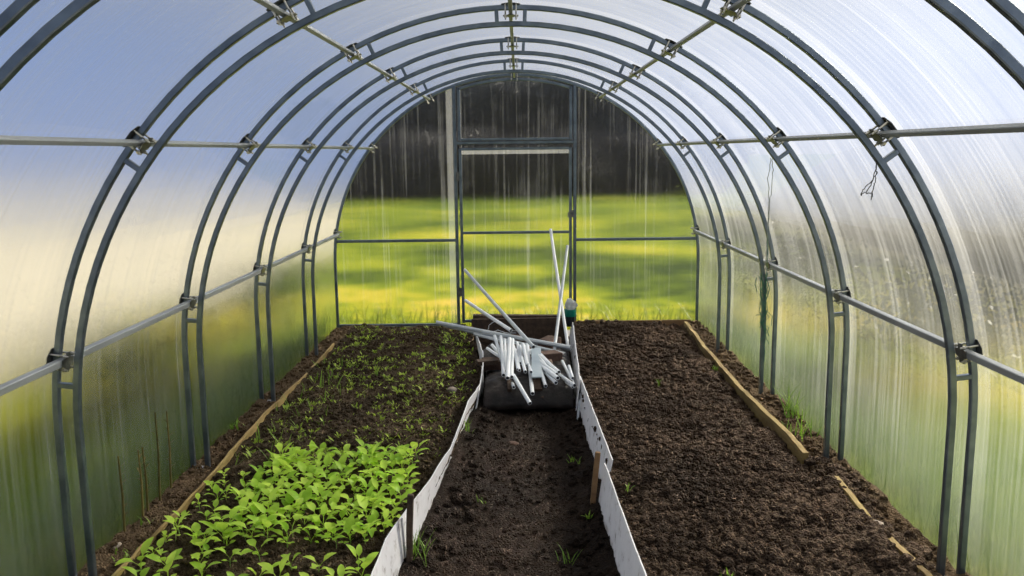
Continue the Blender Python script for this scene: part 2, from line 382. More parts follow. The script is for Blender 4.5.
# ------------------------------------------------------------------ steel arches
arch_labels = [
 'galvanised double tube arch crossing only the two top corners of the photo',
 'galvanised double tube arch whose right side carries the dark frayed twine',
 'galvanised double tube arch with a long pale string hanging from its right upper spacer',
 'galvanised double tube arch with green twine knotted round its right legs',
 'galvanised double tube arch next to the end wall, smallest of the double arches']
PUR = [LOWA, UPA, ROOFA, PI / 2, PI - ROOFA, PI - UPA, PI - LOWA]
SPC = [LOWA - .055, UPA - .05, ROOFA + .055, PI / 2 - .041, PI / 2 + .041, PI - ROOFA - .055, PI - UPA + .05, PI - LOWA + .055]
def clamp(a, y, parent, single=False):
    n = Vector((math.cos(a), 0, math.sin(a))); t = Vector((-math.sin(a), 0, math.cos(a))); Y = Vector((0, 1, 0))
    c = ring(0, a, y)
    m = MB()
    def plate(r, th, prof):
        k = len(prof); vs = [c + n * (r + s * th / 2) + Y * p[0] + t * p[1] for s in (-1, 1) for p in prof]
        m.add(vs, [tuple(range(k)), tuple(range(2 * k - 1, k - 1, -1))] + [(j, k + j, k + (j + 1) % k, (j + 1) % k) for j in range(k)])
    s, q = .042, .019
    octo = [(s, -q), (s, q), (q, s), (-q, s), (-s, q), (-s, -q), (-q, -s), (q, -s)]
    plate(RO + T / 2 + .0015, .002, octo)
    if not single:
        # stamped inner cross over the purlin
        plate(RP - T / 2 - .0015, .003, [(.034, -.013), (.034, .013), (.015, .016), (.013, .034), (-.013, .034), (-.015, .016), (-.034, .013), (-.034, -.013), (-.015, -.016), (-.013, -.034), (.013, -.034), (.015, -.016)])
    for u in (-1, 1):
        for v in (-1, 1):
            p = c + Y * u * .0235 + t * v * .0235
            plate_c = p
            m.box((p + n * (RP - .004)), .012, .012, .004, rot=(0, -a, 0))
    cl_ = m.build('clamp', 'clampm', parent)
    for u in (-1, 1):
        for v in (-1, 1):
            b = MB()
            p = c + Y * u * .0235 + t * v * .0235
            b.tube([p + n * (RO + T / 2 + .002), p + n * (RP - .026)], .0036, 6)
            b.tube([p + n * (RP - .010), p + n * (RP - .017)], .0065, 6, smooth=False)
            b.build('bolt', 'bolt', cl_)
for i, y in enumerate(ARCH_Y[:5]):
    root = empty('steel_arch', (0, y, 0)); tag(root, arch_labels[i], 'arch', 'double steel arches of the greenhouse')
    for nm, r in (('outer_tube', RO), ('inner_tube', RI)):
        pts, U = arch_path(r, y, -.06 if nm == 'outer_tube' else -.045)
        m = MB(); m.sweep(pts, U, [Vector((0, 1, 0))] * len(pts), sqp(T, T)); m.build(nm, 'steel', root)
    for a in SPC:
        m = MB(); m.sq(ring(RI + T / 2 - .002, a, y), ring(RO - T / 2 + .002, a, y), .017, .02, up=(0, 1, 0)); m.build('spacer', 'steel', root)
    for s in (-1, 1):
        m = MB(); m.box((s * (RO + RI) / 2, y, .004), .085, .028, .006); m.build('foot_plate', 'purlin', root)
    for a in PUR: clamp(a, y, root)
root = empty('steel_arch', (0, 7.162, 0)); tag(root, 'single steel tube arch framing the end wall', 'arch')
pts, U = arch_path(RO, 7.162, -.06); m = MB(); m.sweep(pts, U, [Vector((0, 1, 0))] * len(pts), sqp(T, T + .004)); m.build('tube', 'steel', root)
for a in PUR: clamp(a, 7.142, root, True)
# ------------------------------------------------------------------ purlins
plab = ['lowest long purlin on the right wall, crossing the vertical arch legs',
        'long horizontal purlin on the right, halfway up between wall and roof',
        'long purlin under the roof on the right, between ridge and right side purlin',
        'ridge purlin running along the very top of the roof',
        'long purlin under the roof on the left, between ridge and left side purlin',
        'long horizontal purlin on the left, halfway up between wall and roof',
        'bright sunlit purlin low along the left wall']
for a, lb in zip(PUR, plab):
    n = Vector((math.cos(a), 0, math.sin(a))); t = Vector((-math.sin(a), 0, math.cos(a))); low = math.sin(a) < .3; hr, wt = (T, .025) if low else (.017, .0175); p = ring(RO - T / 2 - hr / 2, a, 0)
    m = MB(); ys = np.linspace(-1.5, 7.14, 9)
    m.sweep([p + Vector((0, y, 0)) for y in ys], [n] * 9, [t] * 9, sqp(hr, wt))
    m2 = m.build('purlin', 'purlin', loc=(p.x, 0, p.z)); tag(m2, lb, 'purlin', 'long steel purlins')

# ------------------------------------------------------------------ soil
yl = [1.0, 2.65, 2.94, 3.24, 3.5, 3.92, 4.3, 4.69, 5.04, 5.4, 5.77, 6.5, 7.2]; xl = [-.50, -.484, -.478, -.434, -.384, -.324, -.301, -.285, -.232, -.225, -.241, -.335, -.36]
ylb = [1.0, 2.99, 3.32, 3.79, 4.42, 5.5, 6.5, 7.2]; xlb = [-.52, -.45, -.42, -.392, -.353, -.26, -.33, -.36]
yr = [1.0, 2.64, 3.63, 3.75, 5.07, 6.58, 7.2]; xr = [.46, .435, .415, .432, .396, .446, .47]
yrb = [1.0, 2.98, 3.67, 4.09, 4.82, 6.5, 7.2]; xrb = [.40, .384, .372, .385, .376, .42, .44]
XL = lambda y: np.interp(y, yl, xl); XR = lambda y: np.interp(y, yr, xr)
ICO = None
def ico(sub):
    import bmesh
    b = bmesh.new(); bmesh.ops.create_icosphere(b, subdivisions=sub, radius=1)
    V = np.array([v.co[:] for v in b.verts]); Fq = np.array([[v.index for v in f.verts] for f in b.faces]); b.free(); return V, Fq
IC = {1: ico(1), 2: ico(2)}
def clods(P, R, sub):
    """many lumps: positions P, radii R"""
    V0, F0 = IC[sub]; n = len(P); k = len(V0)
    jit = 1 + .34 * (rng.random((n, k, 1)) - .5) * (1.3 if sub == 2 else 1)
    ax = .7 + .6 * rng.random((n, 1, 3)); th = rng.random(n) * 2 * PI; c, s = np.cos(th), np.sin(th)
    V = V0[None] * jit * ax * R[:, None, None]
    X = V[..., 0] * c[:, None] - V[..., 1] * s[:, None]; Y = V[..., 0] * s[:, None] + V[..., 1] * c[:, None]
    V = np.stack([X, Y, V[..., 2] * .85], -1) + P[:, None]
    Fq = F0[None] + (np.arange(n) * k)[:, None, None]
    return V.reshape(-1, 3), Fq.reshape(-1, 3)
def surf(name, xa, xb, ys, nx, hf, mat, smooth=True):
    u = np.linspace(0, 1, nx); Y = np.repeat(ys[:, None], nx, 1); A = np.array([xa(y) for y in ys])[:, None]; B = np.array([xb(y) for y in ys])[:, None]
    X = A + (B - A) * u[None]; Z = hf(X, Y)
    V = np.stack([X, Y, Z], -1).reshape(-1, 3); i = np.arange((len(ys) - 1) * nx).reshape(-1, nx)[:, :-1].ravel()
    Fq = np.stack([i, i + 1, i + nx + 1, i + nx], -1); return V, Fq
def ysteps(a, b, k):
    out = [a]; 
    while out[-1] < b: out.append(out[-1] + k * max(1, out[-1] / 2.6))
    return np.array(out)
def h_right(x, y):
    e = np.clip((x - XR(y)) / .12, 0, 1); f = np.clip((1.36 - x) / .18, 0, 1)
    base = np.where(x > 1.385, .018, .002 - .03 * (1 - f) * (y > 3.5)) + .018 * e * f
    near = np.clip((3.9 - y) / .5, 0, 1) * np.clip((x - 1.2) / .12, 0, 1)
    base = base + near * .035 * (.5 + vnoise(x * 6, y * 4, 5) * 2)
    return base + .055 * fbm(x, y, 2.6, 3, 11) * (x < 1.385) + .030 * fbm(x, y, 12, 3, 12, .55)
def h_left(x, y):
    e = np.clip((XL(y) - x) / .1, 0, 1)
    base = np.where(x < -1.415, .008, -.012 + .022 * e)
    return base + .03 * fbm(x, y, 3, 3, 31) + .024 * fbm(x, y, 15, 4, 32, .6)
def h_path(x, y):
    c = (XL(y) + XR(y)) / 2; w = (XR(y) - XL(y)) / 2; q = np.abs((x - c) / w)
    return -.135 + .05 * np.clip((q - .5) / .5, 0, 1) ** 1.5 + .03 * fbm(x, y, 4, 3, 51) + .022 * fbm(x, y, 17, 4, 52, .6)
def soil_obj(name, V, Fq, CL, mats):
    """surface quads (as tris) plus clod tris in one mesh"""
    T1 = np.concatenate([Fq[:, [0, 1, 2]], Fq[:, [0, 2, 3]]]); Vs, Ts = [V], [T1]; b = len(V)
    for v, f in CL: Vs.append(v); Ts.append(f + b); b += len(v)
    me = mesh_np(name, np.concatenate(Vs), np.concatenate(Ts), False)
    sm = np.zeros(len(me.polygons), bool); sm[:len(T1)] = True; me.polygons.foreach_set('use_smooth', sm)
    return link(name, me, mats)
def scatter(n, xa, xb, y0, y1, hf, rlo, rhi, pw=3, sink=.05):
    u = rng.random(n); y = y0 + (y1 - y0) * u; a, b = xa(y), xb(y); x = a + (b - a) * rng.random(n)
    R = rlo + (rhi - rlo) * rng.random(n) ** pw; z = hf(x, y) + R * (.5 - sink)
    return np.stack([x, y, z], -1), R
xr_in = lambda y: XR(y) + .006; xr_out = lambda y: y * 0 + 1.375; xw = lambda y: y * 0 + 1.56
V, Fq = surf('s', lambda y: float(XR(y)) + .004, lambda y: 1.385, ysteps(1.3, 7.14, .011), 120, h_right, None)
CL = []
for n, y0, y1, lo, hi, sub in ((8200, 2.3, 3.6, .004, .022, 2), (7600, 3.6, 5.0, .005, .024, 1), (5200, 5.0, 7.1, .007, .028, 1)):
    P, R = scatter(n, xr_in, xr_out, y0, y1, h_right, lo, hi); CL.append(clods(P, R, sub))
P, R = scatter(700, lambda y: y * 0 + 1.15, lambda y: y * 0 + 1.5, 2.4, 3.9, h_right, .006, .028, 2); CL.append(clods(P, R, 2))
o = soil_obj('soil', V, Fq, CL, 'soil_r'); tag(o, 'bare crumbly dark brown soil filling the right-hand bed', 'soil', kind='stuff')
V, Fq = surf('s', lambda y: 1.375, lambda y: 1.565, ysteps(1.3, 7.16, .02), 16, h_right, None)
P, R = scatter(900, lambda y: y * 0 + 1.40, lambda y: y * 0 + 1.55, 2.6, 7.1, h_right, .004, .022, 2)
o = soil_obj('soil', V, Fq, [clods(P, R, 1)], 'soil_s'); tag(o, 'narrow dirt strip between right wall and its yellow edging plank', 'soil', kind='stuff')
V, Fq = surf('s', lambda y: -1.415, lambda y: float(XL(y)) - .004, ysteps(1.3, 7.14, .012), 110, h_left, None)
CL = []
for n, y0, y1, lo, hi, sub in ((2600, 2.4, 4.0, .004, .017, 2), (3200, 4.0, 5.4, .004, .017, 1), (2600, 5.4, 7.1, .005, .018, 1)):
    P, R = scatter(n, lambda y: y * 0 - 1.39, lambda y: XL(y) - .01, y0, y1, h_left, lo, hi); CL.append(clods(P, R, sub))
o = soil_obj('soil', V, Fq, CL, 'soil_l'); tag(o, 'brown soil of the planted left-hand bed', 'soil', kind='stuff')
V, Fq = surf('s', lambda y: -1.565, lambda y: -1.405, ysteps(1.3, 7.16, .02), 16, h_left, None)
P, R = scatter(700, lambda y: y * 0 - 1.55, lambda y: y * 0 - 1.43, 2.6, 7.1, h_left, .004, .019, 2)
o = soil_obj('soil', V, Fq, [clods(P, R, 1)], 'soil_s'); tag(o, 'narrow dirt strip between left wall and its edging plank', 'soil', kind='stuff')
V, Fq = surf('s', lambda y: float(XL(y)) - .09, lambda y: float(XR(y)) + .09, ysteps(1.3, 7.16, .012), 80, h_path, None)
P, R = scatter(1500, lambda y: XL(y) + .02, lambda y: XR(y) - .02, 2.4, 5.1, h_path, .003, .014, 3)
P2, R2 = scatter(260, lambda y: XL(y) + .02, lambda y: XR(y) - .02, 2.6, 5.0, h_path, .012, .028, 2)
keep = np.abs((P2[:, 0] - (XL(P2[:, 1]) + XR(P2[:, 1])) / 2)) > .22
o = soil_obj('floor', V, Fq, [clods(P, R, 2), clods(P2[keep], R2[keep], 2)], 'soil_p'); tag(o, kind='structure')

# ------------------------------------------------------------------ edging boards and planks
def strip(name, ys, xt, zt_, xb, zb, th, mat, label, cat, group=None, jag=.004, jagb=.004, seed=0):
    r = random.Random(seed); rings = []
    wob = fbm(ys, ys * 0 + seed, 9, 3, seed); wb2 = fbm(ys, ys * 0 + seed + 5, 12, 3, seed + 3)
    for k, y in enumerate(ys):
        zt1, zb1 = zt_(y) + jag * 2.0 * wob[k], zb(y) + jagb * 2.5 * wb2[k]
        a, b = Vector((xt(y), y, zt1)), Vector((xb(y), y, zb1)); mid = (a + b) / 2
        o1 = Vector((th, 0, 0)); rings.append([b, mid, a, a + o1, mid + o1, b + o1])
    m = MB(); vs = [v for g in rings for v in g]; n = 6
    fs = [(i * n + j, i * n + (j + 1) % n, (i + 1) * n + (j + 1) % n, (i + 1) * n + j) for i in range(len(ys) - 1) for j in range(n)]
    fs += [(0, 1, 4, 5), (1, 2, 3, 4)]; e = (len(ys) - 1) * n; fs += [(e + 5, e + 4, e + 1, e), (e + 4, e + 3, e + 2, e + 1)]
    m.add(vs, fs); y0 = ys[0]; o = m.build(name, mat, loc=(xb(y0), y0, zb(y0)))
    return tag(o, label, cat, group)
I = np.interp
g1 = 'thin white boards edging the path'
fz = lambda ya, za: (lambda y: float(I(y, ya, za)))
strip('edging_board', np.linspace(1.4, 3.24, 50), fz(yl, xl), fz([1, 2.6, 3.24], [.075, .08, .07]), fz(ylb, xlb), lambda y: -.15, .005, 'board',
      'nearest white edging board on the left of the path, behind the dark stake', 'board', g1, .003, .01, 3)
strip('edging_board', np.linspace(3.12, 5.12, 60), lambda y: float(XL(y)) + .008, fz([3, 5], [.078, .074]), lambda y: float(I(y, ylb, xlb)) + .008, lambda y: -.14, .005, 'board',
      'long curved white edging board along the left bed, seen nearly edge-on', 'board', g1, .003, .01, 4)
strip('edging_board', np.linspace(5.02, 6.55, 50), lambda y: float(XL(y)) + .004, fz([5, 5.3, 6.5], [.05, .09, .10]), lambda y: float(I(y, ylb, xlb)) + .035 , lambda y: -.12, .006, 'board',
      'short ragged white edging board left of the pipe heap', 'board', g1, .016, .03, 5)
strip('edging_board', np.linspace(1.4, 3.66, 60), fz([1.4, 2.64, 3.66], [.452, .435, .401]), fz([1.4, 3.66], [.08, .085]), fz([1.4, 2.98, 3.66], [.40, .384, .366]), lambda y: -.15, .005, 'board',
      'white edging board right of the path in the foreground, lower edge chipped', 'board', g1, .004, .018, 6)
strip('edging_board', np.linspace(3.70, 5.16, 50), fz([3.7, 5.16], [.441, .40]), fz([3.7, 5.16], [.085, .085]), fz([3.7, 4.09, 5.16], [.40, .394, .376]), lambda y: -.14, .005, 'board',
      'white edging board right of the path with the grey-brown stake before its near end', 'board', g1, .003, .018, 7)
strip('edging_board', np.linspace(5.02, 7.08, 60), fz([5, 6.58, 7.1], [.388, .446, .465]), fz([5, 6.6, 7], [.09, .11, .06]), fz([5, 6.5, 7.1], [.36, .42, .44]), lambda y: -.12, .006, 'board',
      'ragged white edging board right of the pipe heap, reaching the door', 'board', g1, .016, .02, 8)
g2 = 'wooden planks edging the beds'
pz = lambda s: (lambda y: .034 + .008 * math.sin(y * 3 + s))
strip('wooden_plank', np.linspace(1.4, 6.35, 70), fz([1.4, 3.52, 4.79, 6.35], [-1.415, -1.408, -1.425, -1.412]), pz(1), fz([1.4, 6.4], [-1.43, -1.43]), lambda y: -.06, .013, 'wood_edge',
      'long weathered plank edging the left bed beside the wall', 'plank', g2, .006, .004, 11)
strip('wooden_plank', np.linspace(3.86, 7.0, 60), fz([3.8, 4.26, 4.9, 6.2, 6.85, 7.0], [1.365, 1.368, 1.352, 1.375, 1.40, 1.405]), lambda y: .052 + .006 * math.sin(y * 2), fz([3.8, 7], [1.362, 1.40]), lambda y: -.07, .026, 'wood_edge',
      'long yellowish plank edging the right bed toward the end wall', 'plank', g2, .006, .004, 12)
strip('wooden_plank', np.linspace(3.10, 3.50, 14), lambda y: 1.375, fz([3.1, 3.5], [.055, .075]), lambda y: 1.375, lambda y: -.06, .022, 'wood_edge',
      'short plank piece half buried in the right bed, right of centre', 'plank', g2, .006, .004, 13)
strip('wooden_plank', np.linspace(2.45, 3.0, 16), lambda y: 1.372, fz([2.45, 3.0], [.075, .055]), lambda y: 1.372, lambda y: -.06, .022, 'wood_edge',
      'half buried plank piece at the bottom right corner of the right bed', 'plank', g2, .006, .004, 14)
m = MB(); m.box((.98, 7.085, .008), 1.0, .024, .085, jit=.003); o = m.build('wooden_plank', 'wood_brown', loc=(.98, 7.085, -.03), bevel=.003)
tag(o, 'orange-brown plank across the far end of the right bed', 'plank', g2)
m = MB(); m.box((.02, 6.98, -.01), .80, .03, .22, rot=(0, 0, .01), jit=.003); o = m.build('wooden_plank', 'wood_dark', loc=(.02, 6.98, -.12), bevel=.003)
tag(o, 'brown sill plank standing across the path at the door', 'plank', g2)
m = MB(); m.box((.06, 7.04, .10), .86, .05, .035, rot=(0, .015, 0), jit=.004); o = m.build('wooden_beam', 'wood_dark', loc=(.06, 7.04, .08), bevel=.004)
tag(o, 'dark rotten beam lying along the door foot', 'beam')
# stakes
def stake(p0, p1, w, d_, mat, label, name='stake'):
    m = MB(); p0, p1 = Vector(p0), Vector(p1); e = p0 + (p0 - p1).normalized() * .07
    q = sqp(w, d_, .15); dr = (p1 - p0).normalized(); u = dr.cross(Vector((0, 1, 0))).normalized(); v = u.cross(dr)
    m.sweep([e, p0, (p0 + p1) / 2 + u * .002, p1 - dr * .004, p1], [u * .2, u, u, u, u * .8], [v * .2, v, v, v, v * .8], q)
    o = m.build(name, mat, loc=tuple(p0)); return tag(o, label, 'stake')
stake(at(409.6, 559, Y=3.10), at(410.6, 494.5, Y=3.10), .025, .02, 'wood_dark', 'dark wooden stake holding the left white edging board')
stake(at(592.2, 512, Y=3.66), at(598, 452, Y=3.66), .024, .02, 'wood_brown', 'grey-brown wooden stake against the right white edging boards')
stake(at(577.6, 423, Y=4.86), at(579.8, 400, Y=4.9), .014, .006, 'grey_pipe', 'thin pale stake at the joint of right edging boards below the heap')

# ------------------------------------------------------------------ pipe heap on black film
def film_h(x, y):
    e = np.clip(1 - np.abs((x - .075) / .33) ** 6, 0, 1)
    front = np.sqrt(np.clip(1 - ((5.27 - y) / .2) ** 2, 0, 1)) * (y < 5.27) + (y >= 5.27) * (.78 + .22 * np.exp(-((y - 5.27) / .14) ** 2))
    back = np.clip((6.75 - y) / .3, 0, 1)
    return -.125 + (0.185 * front * back * (.55 + .45 * e)) + .05 * fbm(x, y, 6, 3, 71) * (y > 5.35) + .020 * fbm(x * .6, y, 20, 3, 72)
ys_ = np.concatenate([np.linspace(5.072, 5.3, 26), np.linspace(5.31, 6.75, 60)])
V, Fq = surf('f', lambda y: float(XL(min(y, 6.4))) + .025, lambda y: float(XR(y)) - .04, ys_, 46, film_h, None)
o = link('plastic_sheet', mesh_np('plastic_sheet', V, Fq, True), 'black_film'); sm = o.modifiers.new('solid', 'SOLIDIFY'); sm.thickness = .004; sm.offset = -1
tag(o, 'crumpled black plastic sheet rolled at its front edge under the white pipes', 'sheet')
# brown offcuts on the sheet
for px, py, sx, sy, rot, lb in ((537, 385, .05, .10, .1, 'brown wooden offcut under the pale metal plate'), (543, 391, .05, .14, -.35, 'brown wooden offcut lying on the front of the black roll'),
                                (487, 362, .14, .06, .3, 'brown wooden offcut at the left edge of the black sheet'), (509, 385, .022, .10, .1, 'small brown stick poking out below the vertical pipes')):
    p = at(px, py, Y=5.16 if py > 370 else 5.5); m = MB(); m.box(p, sx, sy, .03, rot=(.5 if py > 370 else .1, 0, rot), jit=.003)
    o = m.build('wooden_offcut', 'wood_dark', loc=tuple(p - Vector((0, 0, .015))), bevel=.002); tag(o, lb, 'offcut')
def pipe(p0, p1, r, mat='white_pipe', label=None, group=None, name='pipe'):
    """hollow pipe from p0 to p1"""
    p0, p1 = Vector(p0), Vector(p1); m = MB(); dr = (p1 - p0).normalized(); n = 12
    ref = dr.cross(Vector((0, 0, 1))); ref = ref if ref.length > .01 else Vector((1, 0, 0)); ref.normalize(); w2 = dr.cross(ref)
    sg = Vector((0, 0, -.002)) * (p1 - p0).length
    cs = [lambda k, rr, P: P + ref * rr * math.cos(2 * PI * k / n) + w2 * rr * math.sin(2 * PI * k / n)][0]
    rings = [(p0 + dr * .02, r * .78, 1), (p0, r * .78, 1), (p0, r, 0), (p0.lerp(p1, .5) + sg, r, 0), (p1, r, 0), (p1, r * .78, 1), (p1 - dr * .02, r * .78, 1)]
    for a, b in zip(rings[:-1], rings[1:]):
        vs = [cs(k, a[1], a[0]) for k in range(n)] + [cs(k, b[1], b[0]) for k in range(n)]
        m.add(vs, [(k, (k + 1) % n, n + (k + 1) % n, n + k) for k in range(n)], 1 if (a[2] and b[2]) else 0, True)
    for P in (p0 + dr * .02, p1 - dr * .02): m.add([cs(k, r * .78, P) for k in range(n)], [tuple(range(n))], 1)
    o = m.build(name, [mat, 'pipe_in'], loc=tuple(p0)); return tag(o, label, 'pipe', group)
def Z(x, y): return 470 + x / 5.76, 320 + y / 5.76
heap = [((178, 95), (193, 318), .011), ((201, 112), (207, 296), .009), ((228, 108), (216, 335), .0135), ((246, 112), (240, 328), .011), ((142, 92), (182, 232), .010),
        ((100, 163), (174, 214), .009), ((128, 145), (168, 192), .010), ((262, 170), (285, 290), .009), ((288, 150), (299, 232), .010),
        ((296, 215), (319, 298), .010), ((252, 150), (275, 285), .008), ((405, 208), (512, 300), .011), ((395, 232), (500, 312), .011), ((415, 268), (506, 335), .012), ((425, 292), (495, 362), .011),
        ((508, 312), (602, 378), .012), ((520, 332), (592, 386), .008), ((570, 265), (592, 335), .009), ((236, 345), (252, 388), .010),
        ((304, 140), (332, 262), .011), ((315, 150), (345, 205), .010), ((272, 130), (290, 250), .009), ((350, 175), (412, 268), .010), ((385, 190), (450, 285), .010), ((330, 230), (352, 300), .009), ((410, 200), (470, 262), .009)]
hl = 'short white pipe offcut in the tangled heap on the black sheet'
lay = 0
for (a, b, r) in heap:
    pa, pb = Z(*a), Z(*b); q = at(*pb, z=.105); yn = max(5.04, q.y); p1 = at(*pb, Y=yn)
    L = .45 + .012 * random.uniform(-8, 18) if abs(pa[1] - pb[1]) > 20 else .3
    p0 = at(*pa, Y=yn + max(.25, L))
    pipe(p1, p0, r * 1.12 * yn / 5.3, 'white_pipe', hl, 'white pipe offcuts in the heap')
pipe(at(*Z(345, 480), Y=4.90), at(*Z(250, 318), Y=5.13), .0125, label='white pipe poking furthest out over the front of the black roll')
pipe(at(*Z(360, 424), Y=5.02), at(*Z(330, 140), Y=5.75), .0125, label='bright white pipe lying just left of the pale metal plate')
pipe(at(*Z(436, 380), Y=5.04), at(*Z(400, 262), Y=5.4), .011, label='white pipe with its end just right of the pale metal plate')
pipe(at(*Z(602, 378), Y=5.2), at(*Z(531, 236), Y=5.7), .010, label='white pipe leaning against the right edging board at the heap')
pipe(at(436.5, 322.5, Y=6.3), at(570.5, 347.5, Y=6.0), .016, 'grey_pipe', 'longest thick pale pipe lying across the heap from the left bed')
pipe(at(444, 325, Y=6.42), at(565, 354, Y=5.85), .013, 'grey_pipe', 'long pale pipe just under the longest one, its left end on the bed')
pipe(at(474, 334, Y=6.2), at(536, 350, Y=5.95), .011, 'grey_pipe', 'shorter pale pipe crossing low at the left of the heap')
pipe(at(520, 338, Y=6.45), at(571, 350, Y=6.3), .011, 'grey_pipe', 'pale pipe end lying behind the plate toward the right board')
pipe(at(533.5, 347, Y=5.45), at(464.8, 270, Y=7.08), .0135, 'grey_pipe', 'long pipe leaning left up against the door from the plate')
pipe(at(511, 330.5, Y=6.25), at(465.5, 300.5, Y=7.09), .014, 'white_pipe', 'white pipe leaning low against the left side of the door')
pipe(at(568, 347, Y=6.2), at(550.5, 229.5, Y=7.10), .0125, 'white_pipe', 'tall white pipe standing against the door, its top higher than its crossing mate')
pipe(at(553.5, 357, Y=5.95), at(567.5, 246, Y=7.11), .0125, 'grey_pipe', 'tall dull pipe standing against the door, crossing behind the taller one')
pl = MB(); a, b = at(*Z(381, 162), Y=5.62), at(*Z(384, 330), Y=5.16); dr = (b - a).normalized(); pl.sq(a, b, .064, .008, up=(0, -.3, 1), ch=.1)
o = pl.build('metal_plate', 'zinc', loc=tuple(b)); tag(o, 'flat pale blue-grey plate lying upright among the white pipes', 'plate')
# bricks beneath the far end of the heap, dark in shade
for k, (x, y, r) in enumerate(((-.12, 5.62, .2), (.0, 5.95, -.3), (.2, 5.8, .5), (-.05, 6.3, .1), (.25, 6.25, 1.2), (.13, 5.5, .1))):
    m = MB(); m.box((x, y, .058 + .008 * (k % 2)), .22, .11, .06, rot=(.05, .04, r), jit=.004); o = m.build('brick', 'brick', loc=(x, y, .028), bevel=.004)
    tag(o, 'dull brown brick in the shade beneath the pipe heap', 'brick', 'bricks beneath the pipe heap')
# pot with bag
pb = at(570, 326, Y=6.82); R0 = .047
pot = empty('plant_pot', (pb.x, 6.82, pb.z)); tag(pot, 'small black pot with a green rim stuffed with thin film beside the door post', 'pot')
m = MB(); m.tube([(pb.x, 6.82, pb.z + h) for h in (0, .005, .085)], [.032, .036, R0 - .004], 20); m.build('pot_body', 'pot_black', pot)
m = MB(); m.tube([(pb.x, 6.82, pb.z + h) for h in (.083, .088, .135, .142)], [R0 - .003, R0, R0 + .003, R0 + .001], 20); m.build('rim', 'pot_green', pot)
Vb, Fb = IC[2]; Vb = Vb * (1 + .5 * (rng.random((len(Vb), 1)) - .5)) * np.array([.052, .045, .050]); m = MB(); m.add([(v[0] + pb.x + .006, v[1] + 6.82, v[2] + pb.z + .175) for v in Vb], [tuple(f) for f in Fb]); m.build('plastic_film', 'bag', pot)
# stones
def lump(name, p, s, mat, label, cat, seed=0):
    r = np.random.default_rng(seed); V0, F0 = IC[2]; V0 = V0 * (1 + .35 * (r.random((len(V0), 1)) - .5)) * np.array(s)
    m = MB(); m.add([(v[0] + p[0], v[1] + p[1], v[2] + p[2] + s[2] * .5) for v in V0], [tuple(f) for f in F0]); o = m.build(name, mat, loc=tuple(p)); return tag(o, label, cat)
lump('stone', at(452, 391, z=.01), (.03, .022, .018), 'stone', 'pale stone on the left bed near the curve of the white board', 'stone', 1)
lump('brick_fragment', at(513, 445, z=-.13), (.035, .022, .014), 'brick', 'reddish brick fragment lying on the dark path', 'brick', 2)
lump('stone', at(118, 548, z=.01), (.02, .02, .014), 'stone', 'small tan stone on the dirt strip at the lower left', 'stone', 3)
lump('stone', at(876, 526, z=.03), (.028, .024, .014), 'stone', 'flat pale stone beside the buried plank pieces on the right bed', 'stone', 4)
lump('stone', at(776, 553, z=.03), (.018, .016, .012), 'stone', 'small tan pebble at the bottom of the right bed', 'stone', 5)

# ------------------------------------------------------------------ twine
def twine(parts, mat, r, label, name='twine'):
    m = MB()
    for pts in parts:
        P = [Vector(p) for p in pts]; out = []
        for i in range(len(P) - 1):
            for k in range(5):
                q = P[i].lerp(P[i + 1], k / 5); out.append(q + Vector([random.uniform(-.0025, .0025) for _ in range(3)]))
        out.append(P[-1]); m.tube(out, r, 5)
    o = m.build(name, mat, loc=tuple(parts[0][0])); return tag(o, label, 'twine')
def px(Y, L): return [at(x, y, Y=Y) for x, y in L]
twine([px(2.742, [(875, 156), (876, 166), (877, 174), (870, 183), (863, 190), (861, 196), (865, 192)]), px(2.738, [(877, 172), (875, 182), (873, 190), (871, 200)]), px(2.736, [(877, 160), (874, 178), (868, 190), (866, 193), (871, 193), (873, 197)])],
      'twine_dark', .0016, 'dark frayed twine loops hanging from the upper spacer of the right arch')
twine([px(3.845, [(771, 158), (770, 164), (768, 178), (769, 196), (768, 215), (767, 240), (766, 262)]), px(3.842, [(772, 158), (773, 170), (772, 186), (770, 200), (769, 222), (768, 255)])],
      'twine_pale', .0016, 'long pale string hanging down in front of the right wall')
tw = []
for k in range(9):
    x0 = 763 + random.uniform(-5, 5); y0 = 274 + random.uniform(-3, 3); L = [(x0, y0)]
    for j in range(6): L.append((765 + random.uniform(-6, 5), L[-1][1] + random.uniform(4, 15)))
    tw.append(px(4.935, L))
tw.append(px(4.935, [(757, 277), (755, 283), (757, 292)])); tw.append(px(4.935, [(756, 315), (762, 314), (768, 312), (772, 316), (771, 326)]))
tw.append(px(4.935, [(768, 235), (767, 262), (766, 300), (765, 340), (764, 362)]))
twine([px(6.2, [(488, 330), (489, 325), (494, 321.5), (500, 323), (506, 328), (513, 331), (519, 330)]), px(6.15, [(492, 332), (498, 330), (507, 333), (516, 333)])], 'white_pipe', .0018, 'thin pale wire curling above the left end of the pipe heap', 'wire')
twine(tw, 'twine_green', .0022, 'tangled green twine knotted round the legs of the right arch')

